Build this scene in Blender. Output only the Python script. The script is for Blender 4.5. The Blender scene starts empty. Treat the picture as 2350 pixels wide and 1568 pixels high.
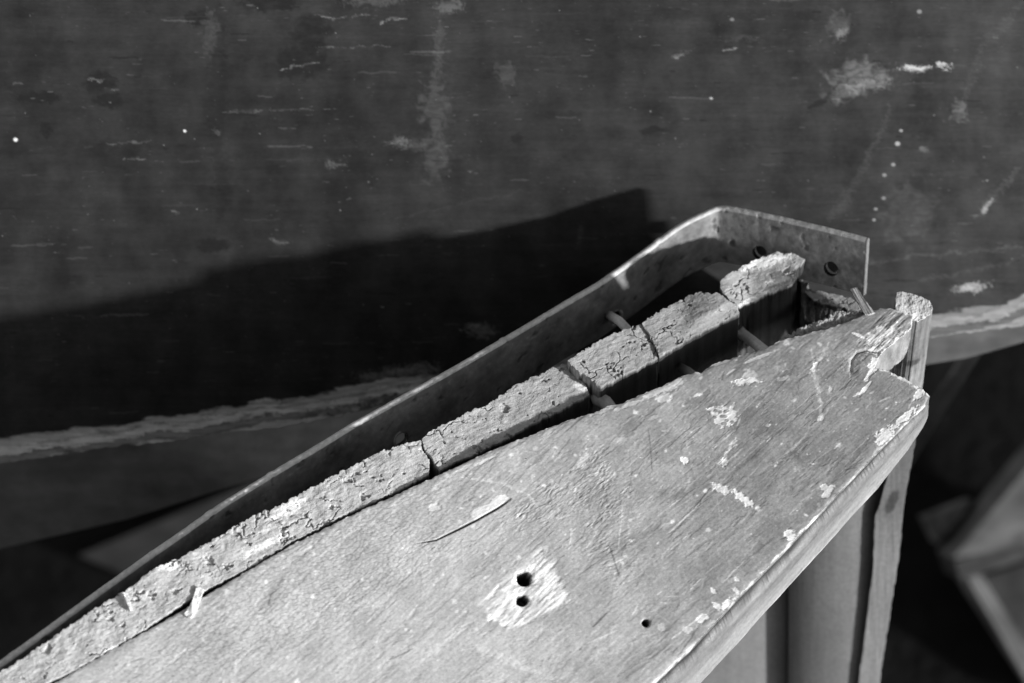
import bpy, math, random
import numpy as np
from mathutils import Vector, Matrix

random.seed(7)
scn = bpy.context.scene
COL = scn.collection

# ------------------------------------------------------------------ camera, sky, sun, exposure
F = 2350.0 * 85 / 36          # focal length in layout units (2350 across the sensor)
D0 = 1110.0                   # reference distance, mm
PITCH = math.radians(60)
CAM_H = 1.90
cam_d = bpy.data.cameras.new('camera'); cam = bpy.data.objects.new('camera', cam_d); COL.objects.link(cam)
cam.location = (0, 0, CAM_H); cam.rotation_euler = (math.pi/2 - PITCH, 0, 0)
cam_d.lens = 85; cam_d.sensor_width = 36; cam_d.sensor_fit = 'HORIZONTAL'
cam_d.clip_start = 0.02; cam_d.clip_end = 400
cam_d.dof.use_dof = True; cam_d.dof.focus_distance = 1.098; cam_d.dof.aperture_fstop = 7.0
scn.camera = cam
R = np.array(Matrix.Rotation(math.pi/2 - PITCH, 3, 'X'))

SUN_CAM = np.array([1.0, -0.24, 0.52])
SUN_W = R @ (SUN_CAM / np.linalg.norm(SUN_CAM))
world = bpy.data.worlds.new('World'); scn.world = world; world.use_nodes = True
nt = world.node_tree; nt.nodes.clear()
sky = nt.nodes.new('ShaderNodeTexSky'); sky.sky_type = 'NISHITA'; sky.sun_disc = False
sky.sun_elevation = math.asin(SUN_W[2]); sky.sun_rotation = math.atan2(SUN_W[0], SUN_W[1])
bw = nt.nodes.new('ShaderNodeRGBToBW'); bg = nt.nodes.new('ShaderNodeBackground'); wo = nt.nodes.new('ShaderNodeOutputWorld')
bg.inputs['Strength'].default_value = 0.15
nt.links.new(sky.outputs[0], bw.inputs[0]); nt.links.new(bw.outputs[0], bg.inputs[0]); nt.links.new(bg.outputs[0], wo.inputs[0])
sl = bpy.data.lights.new('sun', 'SUN'); sl.energy = 4.6; sl.angle = math.radians(2.6); sl.color = (1, 1, 1)
sun = bpy.data.objects.new('sun', sl); COL.objects.link(sun)
sun.rotation_euler = Vector(SUN_W).to_track_quat('Z', 'Y').to_euler(); sun.location = Vector(SUN_W) * 5
scn.view_settings.view_transform = 'Standard'; scn.view_settings.look = 'None'
scn.view_settings.exposure = 0.25; scn.view_settings.gamma = 1.0; scn.view_settings.use_curve_mapping = False

# ------------------------------------------------------------------ numeric helpers
_rng = np.random.RandomState(11)
_perm = np.tile(_rng.permutation(512), 3)
_ga = _rng.rand(512) * 2 * np.pi
def perlin(x, y, seed=0):
    x = np.asarray(x, float) + seed * 37.17; y = np.asarray(y, float) + seed * 91.73
    xi = np.floor(x).astype(int); yi = np.floor(y).astype(int); xf = x - xi; yf = y - yi
    u = xf*xf*xf*(xf*(xf*6-15)+10); v = yf*yf*yf*(yf*(yf*6-15)+10)
    def g(ix, iy, dx, dy):
        h = _perm[(_perm[ix & 511] + iy) & 511]
        return np.cos(_ga[h]) * dx + np.sin(_ga[h]) * dy
    a = g(xi, yi, xf, yf); b = g(xi+1, yi, xf-1, yf); c = g(xi, yi+1, xf, yf-1); d = g(xi+1, yi+1, xf-1, yf-1)
    return ((a + u*(b-a)) * (1-v) + (c + u*(d-c)) * v) * 1.5
def fbm(x, y, oct=4, seed=0, gain=0.5):
    s = 0; a = 1; n = 0
    for o in range(oct):
        s = s + a * perlin(x * 2**o, y * 2**o, seed + o * 5); n += a; a *= gain
    return s / n
def worley(x, y, seed=0):
    x = np.asarray(x, float); y = np.asarray(y, float)
    xi = np.floor(x).astype(int); yi = np.floor(y).astype(int)
    f1 = np.full(x.shape, 9.0); f2 = np.full(x.shape, 9.0)
    for dx in (-1, 0, 1):
        for dy in (-1, 0, 1):
            cx = xi + dx; cy = yi + dy
            h = _perm[(_perm[(cx + seed*17) & 511] + cy) & 511]; h2 = _perm[(h + 77) & 511]
            d = np.hypot(cx + h/512.0 - x, cy + h2/512.0 - y)
            f2 = np.where(d < f1, f1, np.minimum(f2, d)); f1 = np.minimum(f1, d)
    return f1, f2
def ss(a, b, x):
    t = np.clip((np.asarray(x, float) - a) / (b - a), 0, 1); return t*t*(3-2*t)
def rot(x, y, deg):
    c, s = math.cos(math.radians(deg)), math.sin(math.radians(deg)); return x*c + y*s, -x*s + y*c
def seg_dist(x, y, pts):
    """distance, signed side and arc fraction to a polyline"""
    best = np.full(np.shape(x), 1e9); side = np.zeros(np.shape(x)); frac = np.zeros(np.shape(x))
    L = [0.0]
    for (a, b) in zip(pts[:-1], pts[1:]): L.append(L[-1] + math.hypot(b[0]-a[0], b[1]-a[1]))
    for k, (a, b) in enumerate(zip(pts[:-1], pts[1:])):
        dx, dy = b[0]-a[0], b[1]-a[1]; l2 = dx*dx + dy*dy
        t = np.clip(((x-a[0])*dx + (y-a[1])*dy) / l2, 0, 1)
        d = np.hypot(x - a[0] - t*dx, y - a[1] - t*dy)
        sd = np.sign((x-a[0])*dy - (y-a[1])*dx)
        m = d < best
        best = np.where(m, d, best); side = np.where(m, sd, side)
        frac = np.where(m, (L[k] + t*math.sqrt(l2)) / L[-1], frac)
    return best, side, frac
def inside(x, y, poly):
    r = np.zeros(np.shape(x), bool); n = len(poly)
    for i in range(n):
        (x1, y1), (x2, y2) = poly[i], poly[(i+1) % n]
        c = ((y1 > y) != (y2 > y)) & (x < (x2-x1) * (y-y1) / (y2-y1+1e-12) + x1)
        r ^= c
    return r
def blob(x, y, cx, cy, rx, ry, deg=0, rough=0.35, seed=1, sharp=0.25, freq=None):
    u, v = rot(x-cx, y-cy, deg); r = np.hypot(u/rx, v/ry)
    fr = freq or 1.7/min(rx, ry)
    r = r + rough * fbm(x*fr, y*fr, 3, seed)*1.6
    return 1 - ss(1-sharp, 1+sharp, r)
def stroke(x, y, pts, w, seed=1, rough=0.6, taper=True):
    d, s, f = seg_dist(x, y, pts)
    ww = w * (1 + rough * fbm(x*0.12, y*0.12, 3, seed)*1.5)
    if taper: ww = ww * np.clip(np.minimum(f, 1-f)*6 + 0.25, 0, 1)
    return 1 - ss(ww*0.6, ww*1.2 + 0.6, d)

# ------------------------------------------------------------------ layout: (px, py, z) -> world metres; z = mm towards the viewer from 1.11 m
def tocam(px, py, z):
    d = (D0 - np.asarray(z, float)) / 1000.0
    return np.stack([(np.asarray(px)-1175.0)/F*d, (784.0-np.asarray(py))/F*d, -d], -1)
def toworld(c): return c @ R.T + np.array([0, 0, CAM_H])
def P(px, py, z): return Vector(toworld(tocam(px, py, z)))
DN = np.array([0.12, 0.40, 0.909])           # deck normal in camera axes
def zdeck(px, py):
    X = (np.asarray(px, float)-1600)*0.2; Y = (900-np.asarray(py, float))*0.2
    return -0.132*X - 0.44*Y

# ------------------------------------------------------------------ object helpers
def thing(name, label, cat, loc, group=None):
    o = bpy.data.objects.new(name, None); COL.objects.link(o); o.location = loc; o.empty_display_size = 0.05
    o['label'] = label; o['category'] = cat
    if group: o['group'] = group
    return o
def link(name, me, mat, parent=None, label=None):
    o = bpy.data.objects.new(name, me); COL.objects.link(o); me.materials.append(mat)
    if parent is not None:
        o.parent = parent; o.matrix_parent_inverse = Matrix.Translation(-parent.location)
    if label: o['label'] = label
    return o
def np_mesh(name, verts, quads, cols, extra_faces=(), smooth=True):
    me = bpy.data.meshes.new(name)
    V = np.asarray(verts, np.float32); Q = np.asarray(quads, np.int32)
    nq = len(Q); loops = [Q.ravel()]; tot = [np.full(nq, 4, np.int32)]
    for f in extra_faces:
        loops.append(np.asarray(f, np.int32)); tot.append(np.array([len(f)], np.int32))
    loops = np.concatenate(loops); tot = np.concatenate(tot); start = np.concatenate([[0], np.cumsum(tot)[:-1]]).astype(np.int32)
    me.vertices.add(len(V)); me.vertices.foreach_set('co', V.ravel())
    me.loops.add(len(loops)); me.loops.foreach_set('vertex_index', loops)
    me.polygons.add(len(tot)); me.polygons.foreach_set('loop_start', start); me.polygons.foreach_set('loop_total', tot)
    sm = np.ones(len(tot), bool) if smooth else np.zeros(len(tot), bool)
    if len(extra_faces): sm[nq:] = False
    me.polygons.foreach_set('use_smooth', sm)
    a = me.attributes.new('col', 'FLOAT', 'POINT'); a.data.foreach_set('value', np.asarray(cols, np.float32))
    me.update(calc_edges=True); me.validate(); return me
def resample(pts, n, jit=0, seed=0, freq=0.06):
    p = np.asarray(pts, float); L = np.concatenate([[0], np.cumsum(np.hypot(*np.diff(p, axis=0).T))])
    s = np.linspace(0, L[-1], n); q = np.stack([np.interp(s, L, p[:, 0]), np.interp(s, L, p[:, 1])], -1)
    if jit:
        t = np.gradient(q, axis=0); t /= np.linalg.norm(t, axis=1)[:, None] + 1e-9
        w = np.clip(np.minimum(s, L[-1]-s)/(4*jit+1e-6), 0, 1)
        h = fbm(s*freq, s*0 + seed*3.3, 4, seed, 0.6) * jit * 2 * w
        q = q + np.stack([-t[:, 1], t[:, 0]], -1) * h[:, None]
    return q
def coons(back, right, front, left, nu, nv, jit=(0,0,0,0), seed=0, freq=0.06):
    b = resample(back, nu, jit[0], seed+1, freq); f = resample(front, nu, jit[2], seed+2, freq)
    l = resample(left, nv, jit[3], seed+3, freq); r = resample(right, nv, jit[1], seed+4, freq)
    u = np.linspace(0, 1, nu)[:, None, None]; v = np.linspace(0, 1, nv)[None, :, None]
    S = (1-v)*b[:, None] + v*f[:, None] + (1-u)*l[None] + u*r[None]
    return S - ((1-u)*(1-v)*b[0] + u*(1-v)*b[-1] + (1-u)*v*f[0] + u*v*f[-1])
def plate(name, back, right, front, left, nu, nv, zf, drop, ns, colf, sidecol, mat, parent=None, disp=None, side=None,
          nrm=DN, jit=(0,0,0,0), seed=0, freq=0.06, label=None, dropf=None, calm=0):
    """solid board: dense top from four edge curves, rough skirt, closed underneath"""
    S = coons(back, right, front, left, nu, nv, jit, seed, freq); PX, PY = S[..., 0], S[..., 1]
    Z = zf(PX, PY)
    C = tocam(PX, PY, Z)
    if disp is not None: C = C + np.asarray(nrm)[None, None] * (disp(PX, PY)/1000.0)[..., None]
    top = C.reshape(-1, 3); col = colf(PX, PY).reshape(-1)
    idx = np.arange(nu*nv).reshape(nu, nv)
    quads = [np.stack([idx[:-1, :-1], idx[:-1, 1:], idx[1:, 1:], idx[1:, :-1]], -1).reshape(-1, 4)]
    loop = np.concatenate([idx[:, 0], idx[-1, 1:], idx[-2::-1, -1], idx[0, -2:0:-1]])
    tag = np.concatenate([np.zeros(nu), np.ones(nv-1), np.full(nu-1, 2), np.full(nv-2, 3)]).astype(int)
    lp = S.reshape(-1, 2)[loop]; n = len(loop)
    t = np.roll(lp, -2, 0) - np.roll(lp, 2, 0); t /= np.linalg.norm(t, axis=1)[:, None] + 1e-9
    out = np.stack([t[:, 1], -t[:, 0]], -1)                     # clockwise loop in a y-down picture
    arc = np.concatenate([[0], np.cumsum(np.linalg.norm(np.diff(lp, axis=0), axis=1))])
    if dropf is None: dv = np.tile(np.asarray(drop, float), (n, 1))
    else: dv = dropf(lp[:, 0], lp[:, 1], tag)
    lc = top[loop]
    verts = [top]; cols = [col]; prev = loop; base = nu*nv
    ntop_c = C.reshape(-1, 3)[loop]
    zt = D0 + ntop_c[:, 2]*1000
    d0 = -ntop_c[:, 2]; px0 = ntop_c[:, 0]/d0*F + 1175; py0 = 784 - ntop_c[:, 1]/d0*F
    if calm:
        kk = np.ones(calm)/calm; h_ = calm//2
        sm_ = lambda v: np.convolve(np.concatenate([v[-h_:], v, v[:h_]]), kk, 'valid')
        pxs, pys, ds = sm_(px0), sm_(py0), sm_(d0)
    else: pxs, pys, ds = px0, py0, d0
    px1, py1, d1 = px0, py0, d0
    for r in range(1, ns+1):
        tt = r/ns; w_ = float(ss(0.0, 0.16, tt)); px0 = px1*(1-w_) + pxs*w_; py0 = py1*(1-w_) + pys*w_; d0 = d1*(1-w_) + ds*w_
        o = np.zeros(n) if side is None else side(tag, arc, tt, lp)
        px = px0 + dv[:, 0]*tt + out[:, 0]*o; py = py0 + dv[:, 1]*tt + out[:, 1]*o; z = D0 - d0*1000 + dv[:, 2]*tt
        verts.append(tocam(px, py, z)); cols.append(sidecol(tag, arc, tt, lp))
        cur = base + np.arange(n); base += n
        quads.append(np.stack([prev, np.roll(prev, -1), np.roll(cur, -1), cur], -1)); prev = cur
    V = toworld(np.concatenate(verts)); Q = np.concatenate(quads)
    me = np_mesh(name, V, Q, np.concatenate(cols), [prev[::-1]])
    return link(name, me, mat, parent, label)
def tube(name, pts, radii, mat, parent, nseg=20, colv=0.3, label=None, cap=True):
    """round bar through world points"""
    pts = [Vector(p) for p in pts]; vs = []; n = len(pts); q = []; cols = []
    up = Vector((0.3, 0.2, 1)).normalized()
    for i, p in enumerate(pts):
        t = (pts[min(i+1, n-1)] - pts[max(i-1, 0)]).normalized(); a = t.cross(up).normalized(); b = t.cross(a)
        for k in range(nseg):
            an = 2*math.pi*k/nseg; rr = radii[i]*(1 + 0.06*math.sin(3*an + i))
            vs.append(p + (a*math.cos(an) + b*math.sin(an))*rr); cols.append(colv*(0.85+0.3*random.random()))
    for i in range(n-1):
        for k in range(nseg): q.append((i*nseg+k, i*nseg+(k+1) % nseg, (i+1)*nseg+(k+1) % nseg, (i+1)*nseg+k))
    ex = [list(range(nseg))[::-1], [(n-1)*nseg+k for k in range(nseg)]] if cap else []
    me = np_mesh(name, [tuple(v) for v in vs], q, cols, ex); return link(name, me, mat, parent, label)

# ------------------------------------------------------------------ materials (all neutral: the photograph is monochrome)
def material(name, rough=0.7, spec=0.3, var=0.25, vscale=900, bscale=1500, bump=0.25, bdist=0.0004, mapscale=(1,1,1), gain=1.0, metallic=0.0, rvar=0.15):
    m = bpy.data.materials.new(name); m.use_nodes = True; t = m.node_tree; N = t.nodes; Lk = t.links
    p = N['Principled BSDF']; p.inputs['Roughness'].default_value = rough
    p.inputs['Specular IOR Level'].default_value = spec; p.inputs['Metallic'].default_value = metallic
    at = N.new('ShaderNodeAttribute'); at.attribute_name = 'col'
    tc = N.new('ShaderNodeTexCoord'); mp = N.new('ShaderNodeMapping'); mp.inputs['Scale'].default_value = mapscale
    Lk.new(tc.outputs['Object'], mp.inputs['Vector'])
    n1 = N.new('ShaderNodeTexNoise'); n1.inputs['Scale'].default_value = vscale; n1.inputs['Detail'].default_value = 5; n1.inputs['Roughness'].default_value = 0.65
    n2 = N.new('ShaderNodeTexNoise'); n2.inputs['Scale'].default_value = bscale; n2.inputs['Detail'].default_value = 6; n2.inputs['Roughness'].default_value = 0.6
    Lk.new(mp.outputs[0], n1.inputs['Vector']); Lk.new(mp.outputs[0], n2.inputs['Vector'])
    mr = N.new('ShaderNodeMapRange'); mr.inputs['From Min'].default_value = 0.25; mr.inputs['From Max'].default_value = 0.75
    mr.inputs['To Min'].default_value = gain*(1-var); mr.inputs['To Max'].default_value = gain*(1+var)
    Lk.new(n1.outputs['Fac'], mr.inputs['Value'])
    mu = N.new('ShaderNodeMath'); mu.operation = 'MULTIPLY'; mu.use_clamp = True
    Lk.new(at.outputs['Fac'], mu.inputs[0]); Lk.new(mr.outputs[0], mu.inputs[1])
    Lk.new(mu.outputs[0], p.inputs['Base Color'])
    r2 = N.new('ShaderNodeMapRange'); r2.inputs['From Min'].default_value = 0.3; r2.inputs['From Max'].default_value = 0.7
    r2.inputs['To Min'].default_value = max(rough-rvar, 0.05); r2.inputs['To Max'].default_value = min(rough+rvar, 1)
    Lk.new(n2.outputs['Fac'], r2.inputs['Value']); Lk.new(r2.outputs[0], p.inputs['Roughness'])
    b = N.new('ShaderNodeBump'); b.inputs['Strength'].default_value = bump; b.inputs['Distance'].default_value = bdist
    Lk.new(n2.outputs['Fac'], b.inputs['Height']); Lk.new(b.outputs[0], p.inputs['Normal'])
    return m
M_deck = material('worn_deck_paint', 0.45, 0.45, 0.22, 700, 1600, 0.18, 0.0004)
M_strake = material('rotten_painted_wood', 0.75, 0.3, 0.22, 700, 1400, 0.5, 0.0006)
M_wood = material('bare_old_wood', 0.85, 0.2, 0.22, 500, 1200, 0.4, 0.0005)
M_iron = material('rusty_iron', 0.6, 0.4, 0.30, 350, 900, 0.3, 0.0004)
M_nail = material('dull_nail', 0.55, 0.5, 0.2, 600, 1200, 0.3, 0.0003)
M_hull = material('dark_hull_paint', 0.75, 0.2, 0.13, 160, 700, 0.22, 0.0005, (0.5, 1, 1))
M_back = material('shaded_planks', 0.85, 0.15, 0.25, 60, 200, 0.3, 0.001)
M_ground = material('shade_toned_soil', 0.95, 0.1, 0.8, 9, 60, 0.8, 0.01)

# ------------------------------------------------------------------ ground
me = bpy.data.meshes.new('ground'); g = 60.0
me.from_pydata([(-g,-g,0),(g,-g,0),(g,g,0),(-g,g,0)], [], [(0,1,2,3)])
a = me.attributes.new('col', 'FLOAT', 'POINT'); a.data.foreach_set('value', [0.005]*4)  # near-black colour stands in for the shade under the boats
o = link('ground', me, M_ground); o['kind'] = 'structure'; o['label'] = 'soil under the two boats, near black in place of shade'

# ------------------------------------------------------------------ dark hull behind
ZP = lambda px, py: -99 - 0.42*(np.asarray(py, float)-425)*0.2 + 0.105*(1475-np.asarray(px, float))*0.2
dark_boat = thing('dark_boat', 'large dark painted wooden hull side filling the background, lower edge worn to bare wood', 'boat', (0.0, 1.1, 0.0))
PAN_PAINT = [(-200,1040),(0,1009),(120,992),(292,970),(370,955),(468,945),(602,919),(645,921),(786,893),(900,872),(1200,828),(1700,760),(2138,718),(2234,710),(2295,703),(2350,676),(2600,630)]
PAN_BOT = [(-260,1110),(0,1065),(112,1050),(206,1033),(301,1022),(365,1018),(537,992),(636,983),(782,955),(859,934),(1250,882),(1700,822),(2133,775),(2234,762),(2350,748),(2620,712)]
_dots = np.random.RandomState(5)
def pan_col(x, y):
    g1 = fbm(x*0.006, y*0.16, 4, 3, 0.65); g2 = fbm(x*0.02, y*0.4, 3, 9); big = fbm(x*0.0025, y*0.004, 3, 21); mid = fbm(x*0.012, y*0.010, 4, 41, 0.6)
    vert = fbm(x*0.009, y*0.0012, 3, 33)
    g3 = fbm(x*0.0022, y*0.06, 5, 13, 0.6)
    xw = x + 20*fbm(x*0.02, y*0.012, 4, 101, 0.6); yw = y + 14*fbm(x*0.02, y*0.03, 4, 102, 0.6)
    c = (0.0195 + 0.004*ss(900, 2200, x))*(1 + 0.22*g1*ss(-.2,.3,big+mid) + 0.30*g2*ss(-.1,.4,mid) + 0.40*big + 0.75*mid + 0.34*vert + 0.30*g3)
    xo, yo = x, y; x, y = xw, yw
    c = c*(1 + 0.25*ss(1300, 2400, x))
    c = c*(1 - 0.38*stroke(x, y, [(505,10),(500,300),(512,420),(505,500)], 20, 3, 0.9)*(0.6+0.8*fbm(x*.02,y*.02,3,104)))
    for k, (cx, cy, rx, ry, dg) in enumerate([(228,188,30,18,0),(255,232,28,14,10),(690,145,60,30,0),(715,75,36,36,0),(490,562,35,14,0),(105,298,8,16,0),(90,225,45,9,0),(450,40,22,16,0),(1185,320,14,8,0),(1500,300,30,6,0),(1880,235,26,6,-45),(2015,150,12,14,0),(620,1,60,20,0)]):
        c = c*(1 - 0.74*blob(x, y, cx, cy, rx*1.1, ry*1.15, dg, 0.35, k+2, 0.3)*(0.75+0.5*fbm(xo*.03,yo*.06,3,k+140)))
    for k, (cx, cy, rx, ry, dg, s) in enumerate([(1010,110,14,60,0,.035),(1000,250,26,60,0,.04),(1000,360,25,50,0,.035),(1030,15,28,12,0,.07),(480,75,18,40,0,.03),(765,378,18,7,0,.08),(1165,170,20,25,0,.035),
                  (1975,175,58,34,-8,.10),(1990,195,45,12,-8,.12),(1935,215,25,16,-30,.06),(2105,155,26,6,-3,.42),(2165,153,14,6,0,.5),(1925,60,22,30,0,.05),(1932,75,18,8,-20,.12),
                  (2200,255,14,22,0,.08),(2230,660,34,9,-10,.3),(2260,480,12,6,-45,.22),(2275,465,10,6,-45,.22),(1100,760,30,14,-3,.12),(1090,745,16,6,0,.10),(950,850,55,14,-8,.14),(870,860,50,12,-6,.12),(950,330,30,12,0,.03),
                  (2080,490,50,60,20,.03),(1700,90,40,5,0,.02),(1330,540,8,22,10,.03),(1560,125,20,4,-20,.08),(860,1,60,12,0,.05),(640,555,14,4,15,.10),(500,300,8,6,0,.06),(915,327,24,9,0,.10),(2120,345,10,6,0,.1)]):
        c = c + (0.75 if s < .2 else 1)*s*blob(x, y, cx, cy, rx, ry, dg, 0.75, k+30, 0.5)*(0.55+0.6*ss(-.3,.3,fbm(x*.04,y*.12,3,k+130)))
    for k, (pts, w, s) in enumerate([([(2042,235),(2010,330),(1960,420),(1905,515)], 8, .035), ([(2350,380),(2290,440),(2235,500)], 9, .05), ([(2350,5),(2250,120),(2200,260)], 10, .03),
                  ([(1655,122),(1690,105)], 2.2, .25), ([(1545,130),(1558,131),(1566,125),(1573,128)], 1.8, .2), ([(640,160),(700,148),(735,143)], 1.8, .18), ([(715,112),(790,106),(900,103)], 1.6, .10),
                  ([(865,50),(895,45),(930,42)], 2, .22), ([(720,35),(780,44),(860,32)], 1.8, .15), ([(500,257),(620,254),(720,250)], 2, .08), ([(240,333),(300,328),(340,324)], 2, .10),
                  ([(1950,610),(2100,590),(2350,565)], 5, .05), ([(2080,650),(2330,600)], 4, .04), ([(905,500),(1200,440)], 2, .02), ([(200,188),(240,183)], 2, .2), ([(280,368),(330,365)], 2, .16), ([(390,485),(420,492)], 2.5, .13)]):
        c = c + 0.5*s*stroke(x, y, pts, w, k+50, 1.2)*(0.3+ss(-.2,.4,fbm(x*.05,y*.3,3,k+150)))
    x, y = xo, yo
    rs_ = np.random.RandomState(21)
    for k in range(300):
        cx, cy = rs_.rand()*2350, rs_.rand()*980; ln = 6 + 50*rs_.rand()**3; w = 0.8 + 1.3*rs_.rand(); sg = rs_.choice([-1, 1, 1]); dy = (rs_.rand()-0.6)*0.10*ln
        m = (np.abs(x-cx) < ln+6) & (np.abs(y-cy) < 14)
        if m.any():
            st = stroke(x[m], y[m] + 3*fbm(x[m]*0.03, y[m]*0+k, 2, k), [(cx-ln, cy-dy), (cx+ln, cy+dy)], w, k, 0.9)
            c[m] = c[m]*(1 - 0.45*st) if sg < 0 else c[m] + (0.005 + 0.035*rs_.rand()**3)*st
    sc = ss(0.40, 0.62, fbm(x*0.018, y*0.30, 3, 77)) * ss(0.0, 0.35, fbm(x*0.004, y*0.007, 2, 78)); c = c + 0.055*sc
    sc = ss(0.45, 0.7, fbm(x*0.05, y*0.35, 3, 87)) * ss(-0.1, 0.3, fbm(x*0.006, y*0.006, 2, 88)); c = c + 0.05*sc
    xs = _dots.rand(260)*2350; ys = _dots.rand(260)*930; rs = 1.0 + 1.6*_dots.rand(260)**4; vs = 0.04 + 0.22*_dots.rand(260)**3
    ex = [(36,321,5,.75),(424,301,3.6,.8),(2060,330,6,.35),(2068,300,4,.3),(2050,378,5,.25),(2030,402,5,.22),(2028,455,5,.2),(2010,480,4,.25),(2006,505,4,.25),(1632,226,3.5,.4),(1680,45,5,.15),(2110,27,6,.2),(2320,700,8,.25),(1695,1000,3,.3)]
    sx = x[:, 0]; sy = y[0]
    for a_, b_, r_, v_ in list(zip(xs, ys, rs, vs)) + ex:
        m = (np.abs(x-a_) < 12) & (np.abs(y-b_) < 12)
        if m.any():
            d = np.hypot(x[m]-a_, (y[m]-b_)*1.15); c[m] = np.maximum(c[m], v_*(1-ss(r_*0.6, r_*1.3, d)))
    # worn lower edge: paint gone, pale ply layers showing
    yb = np.interp(x, *np.array(PAN_PAINT).T) + (1-0.6*ss(1900,2200,x))*13*fbm(x*0.008, y*0.012, 3, 91, 0.5) + 9*np.round(2.2*fbm(x*0.006, y*0.05, 2, 92))/2.2 + 4*fbm(x*0.06, y*0.15, 3, 97)
    e = ss(-3, 3, y - yb)
    fib = 0.52*(1 + 0.35*fbm(x*0.008, y*0.22, 4, 93, 0.6) + 0.25*fbm(x*0.03, y*0.06, 3, 94))*(1.15 - 0.70*ss(1500, 2150, x))  # bare wood lifted on the shaded left, lowered on the sunlit right
    yy = np.interp(x, *np.array(PAN_BOT).T)
    q = (y - yb)/17.0 + 0.8*fbm(x*0.004, y*0.004, 3, 95) + 0.15*fbm(x*0.03, y*0.03, 3, 99); fr = q - np.floor(q)
    lay = (1 - ss(0.0, 0.16, fr))*ss(-0.3, 0.1, fbm(x*0.01, y*0.01, 2, 100)); fib = fib*(0.8 + 0.35*np.sin(np.floor(q)*2.3)); fib = fib*(1-0.65*lay); lay2 = ss(0.25, 0.4, fbm(x*0.012, (y-yb)*0.05, 3, 98)); fib = fib*(1-0.45*lay2)
    c = c*(1-e) + fib*e
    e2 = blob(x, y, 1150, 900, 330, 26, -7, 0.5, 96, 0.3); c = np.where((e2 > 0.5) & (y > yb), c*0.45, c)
    return np.clip(c, 0.010, 0.85)
def pan_disp(x, y):
    yb = np.interp(x, *np.array(PAN_PAINT).T)
    return 0.025*fbm(x*0.01, y*0.25, 4, 3, 0.6) + 0.03*fbm(x*0.03, y*0.1, 3, 5) + 0.6*fbm(x*0.004, y*0.004, 2, 8) - ss(0, 10, y-yb)*(0.8 + 0.5*np.clip(np.floor((y - yb)/17.0 + 0.8*fbm(x*0.004, y*0.004, 3, 95)), 0, 4) + 0.5*fbm(x*0.01, y*0.15, 3, 95))
def pan_sidecol(tag, arc, t, lp): return 0.16*(1 + 0.4*fbm(arc*0.05, np.full(len(arc), t*4), 3, 5))
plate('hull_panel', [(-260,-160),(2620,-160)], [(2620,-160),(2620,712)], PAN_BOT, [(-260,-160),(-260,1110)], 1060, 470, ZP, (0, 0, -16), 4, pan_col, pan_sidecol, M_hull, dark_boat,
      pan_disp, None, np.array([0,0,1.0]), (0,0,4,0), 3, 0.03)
# lower plank of the same hull, set back under the worn edge
def low_col(x, y): return 0.46*(1 + 0.3*fbm(x*0.004, y*0.03, 3, 4) + 0.2*fbm(x*0.02, y*0.02, 3, 14))*(0.45 + 1.3*ss(250, 850, x + 1.2*(1050-y))*ss(1900, 1300, x))*(1 - 0.55*ss(1500, 1900, x))  # ramps along x paint the fall of light into the plank colour
def zl(px, py):
    base = np.interp(px, [-300, 900, 2133, 2620], [1090, 934, 775, 712]); return ZP(px, py) - 45 - 0.42*np.clip(np.asarray(py)-base, -80, 600)*0.2*2.2
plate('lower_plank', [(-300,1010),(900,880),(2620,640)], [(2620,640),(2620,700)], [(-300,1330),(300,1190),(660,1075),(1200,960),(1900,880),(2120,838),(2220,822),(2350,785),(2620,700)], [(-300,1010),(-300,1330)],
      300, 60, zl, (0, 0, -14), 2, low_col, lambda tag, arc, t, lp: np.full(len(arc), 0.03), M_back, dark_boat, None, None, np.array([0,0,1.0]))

# ------------------------------------------------------------------ the weathered boat in front
boat = thing('old_boat', 'weathered pale wooden boat bow with cracked deck, split rubbing strake and bent iron strap', 'boat', (0.02, 0.45, 0.0))

# deck board -------------------------------------------------------
DK_BACK = [(-260,1785),(124,1568),(182,1534),(265,1486),(332,1450),(423,1398),(472,1366),(555,1318),(671,1249),(787,1191),(826,1172),(900,1139),(994,1096),(1076,1057),(1138,1029),(1217,998),(1295,967),(1373,943),(1392,933),(1424,927),(1467,907),(1521,884),(1568,860),(1597,853),(1606,856),(1637,835),(1699,815),(1754,800),(1797,780),(1851,766),(1910,750),(1953,735),(2004,712),(2023,706),(2058,710)]
DK_RIGHT = [(2058,710),(2094,726),(2092,752),(2047,790),(2027,806),(2016,822),(2006,844),(2030,848),(2074,868),(2117,894),(2135,909)]
DK_FRONT = [(1240,1840),(1502,1568),(1587,1488),(1696,1370),(1800,1266),(1876,1186),(1942,1115),(2018,1034),(2079,973),(2126,930),(2135,909)]
DK_LEFT = [(-260,1785),(1240,1840)]
CRACK = [(950,1248),(1000,1240),(1050,1216),(1092,1195),(1140,1168),(1172,1146)]
BARE = [(1240,1250),(1262,1268),(1282,1302),(1296,1345),(1313,1384),(1268,1412),(1215,1436),(1158,1456),(1128,1438),(1108,1412),(1088,1380),(1122,1356),(1150,1325),(1190,1298)]
HOLES = [(1203,1328,17,15.0),(1199,1378,13,7.0),(1482,1429,8.5,14.0)]
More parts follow.
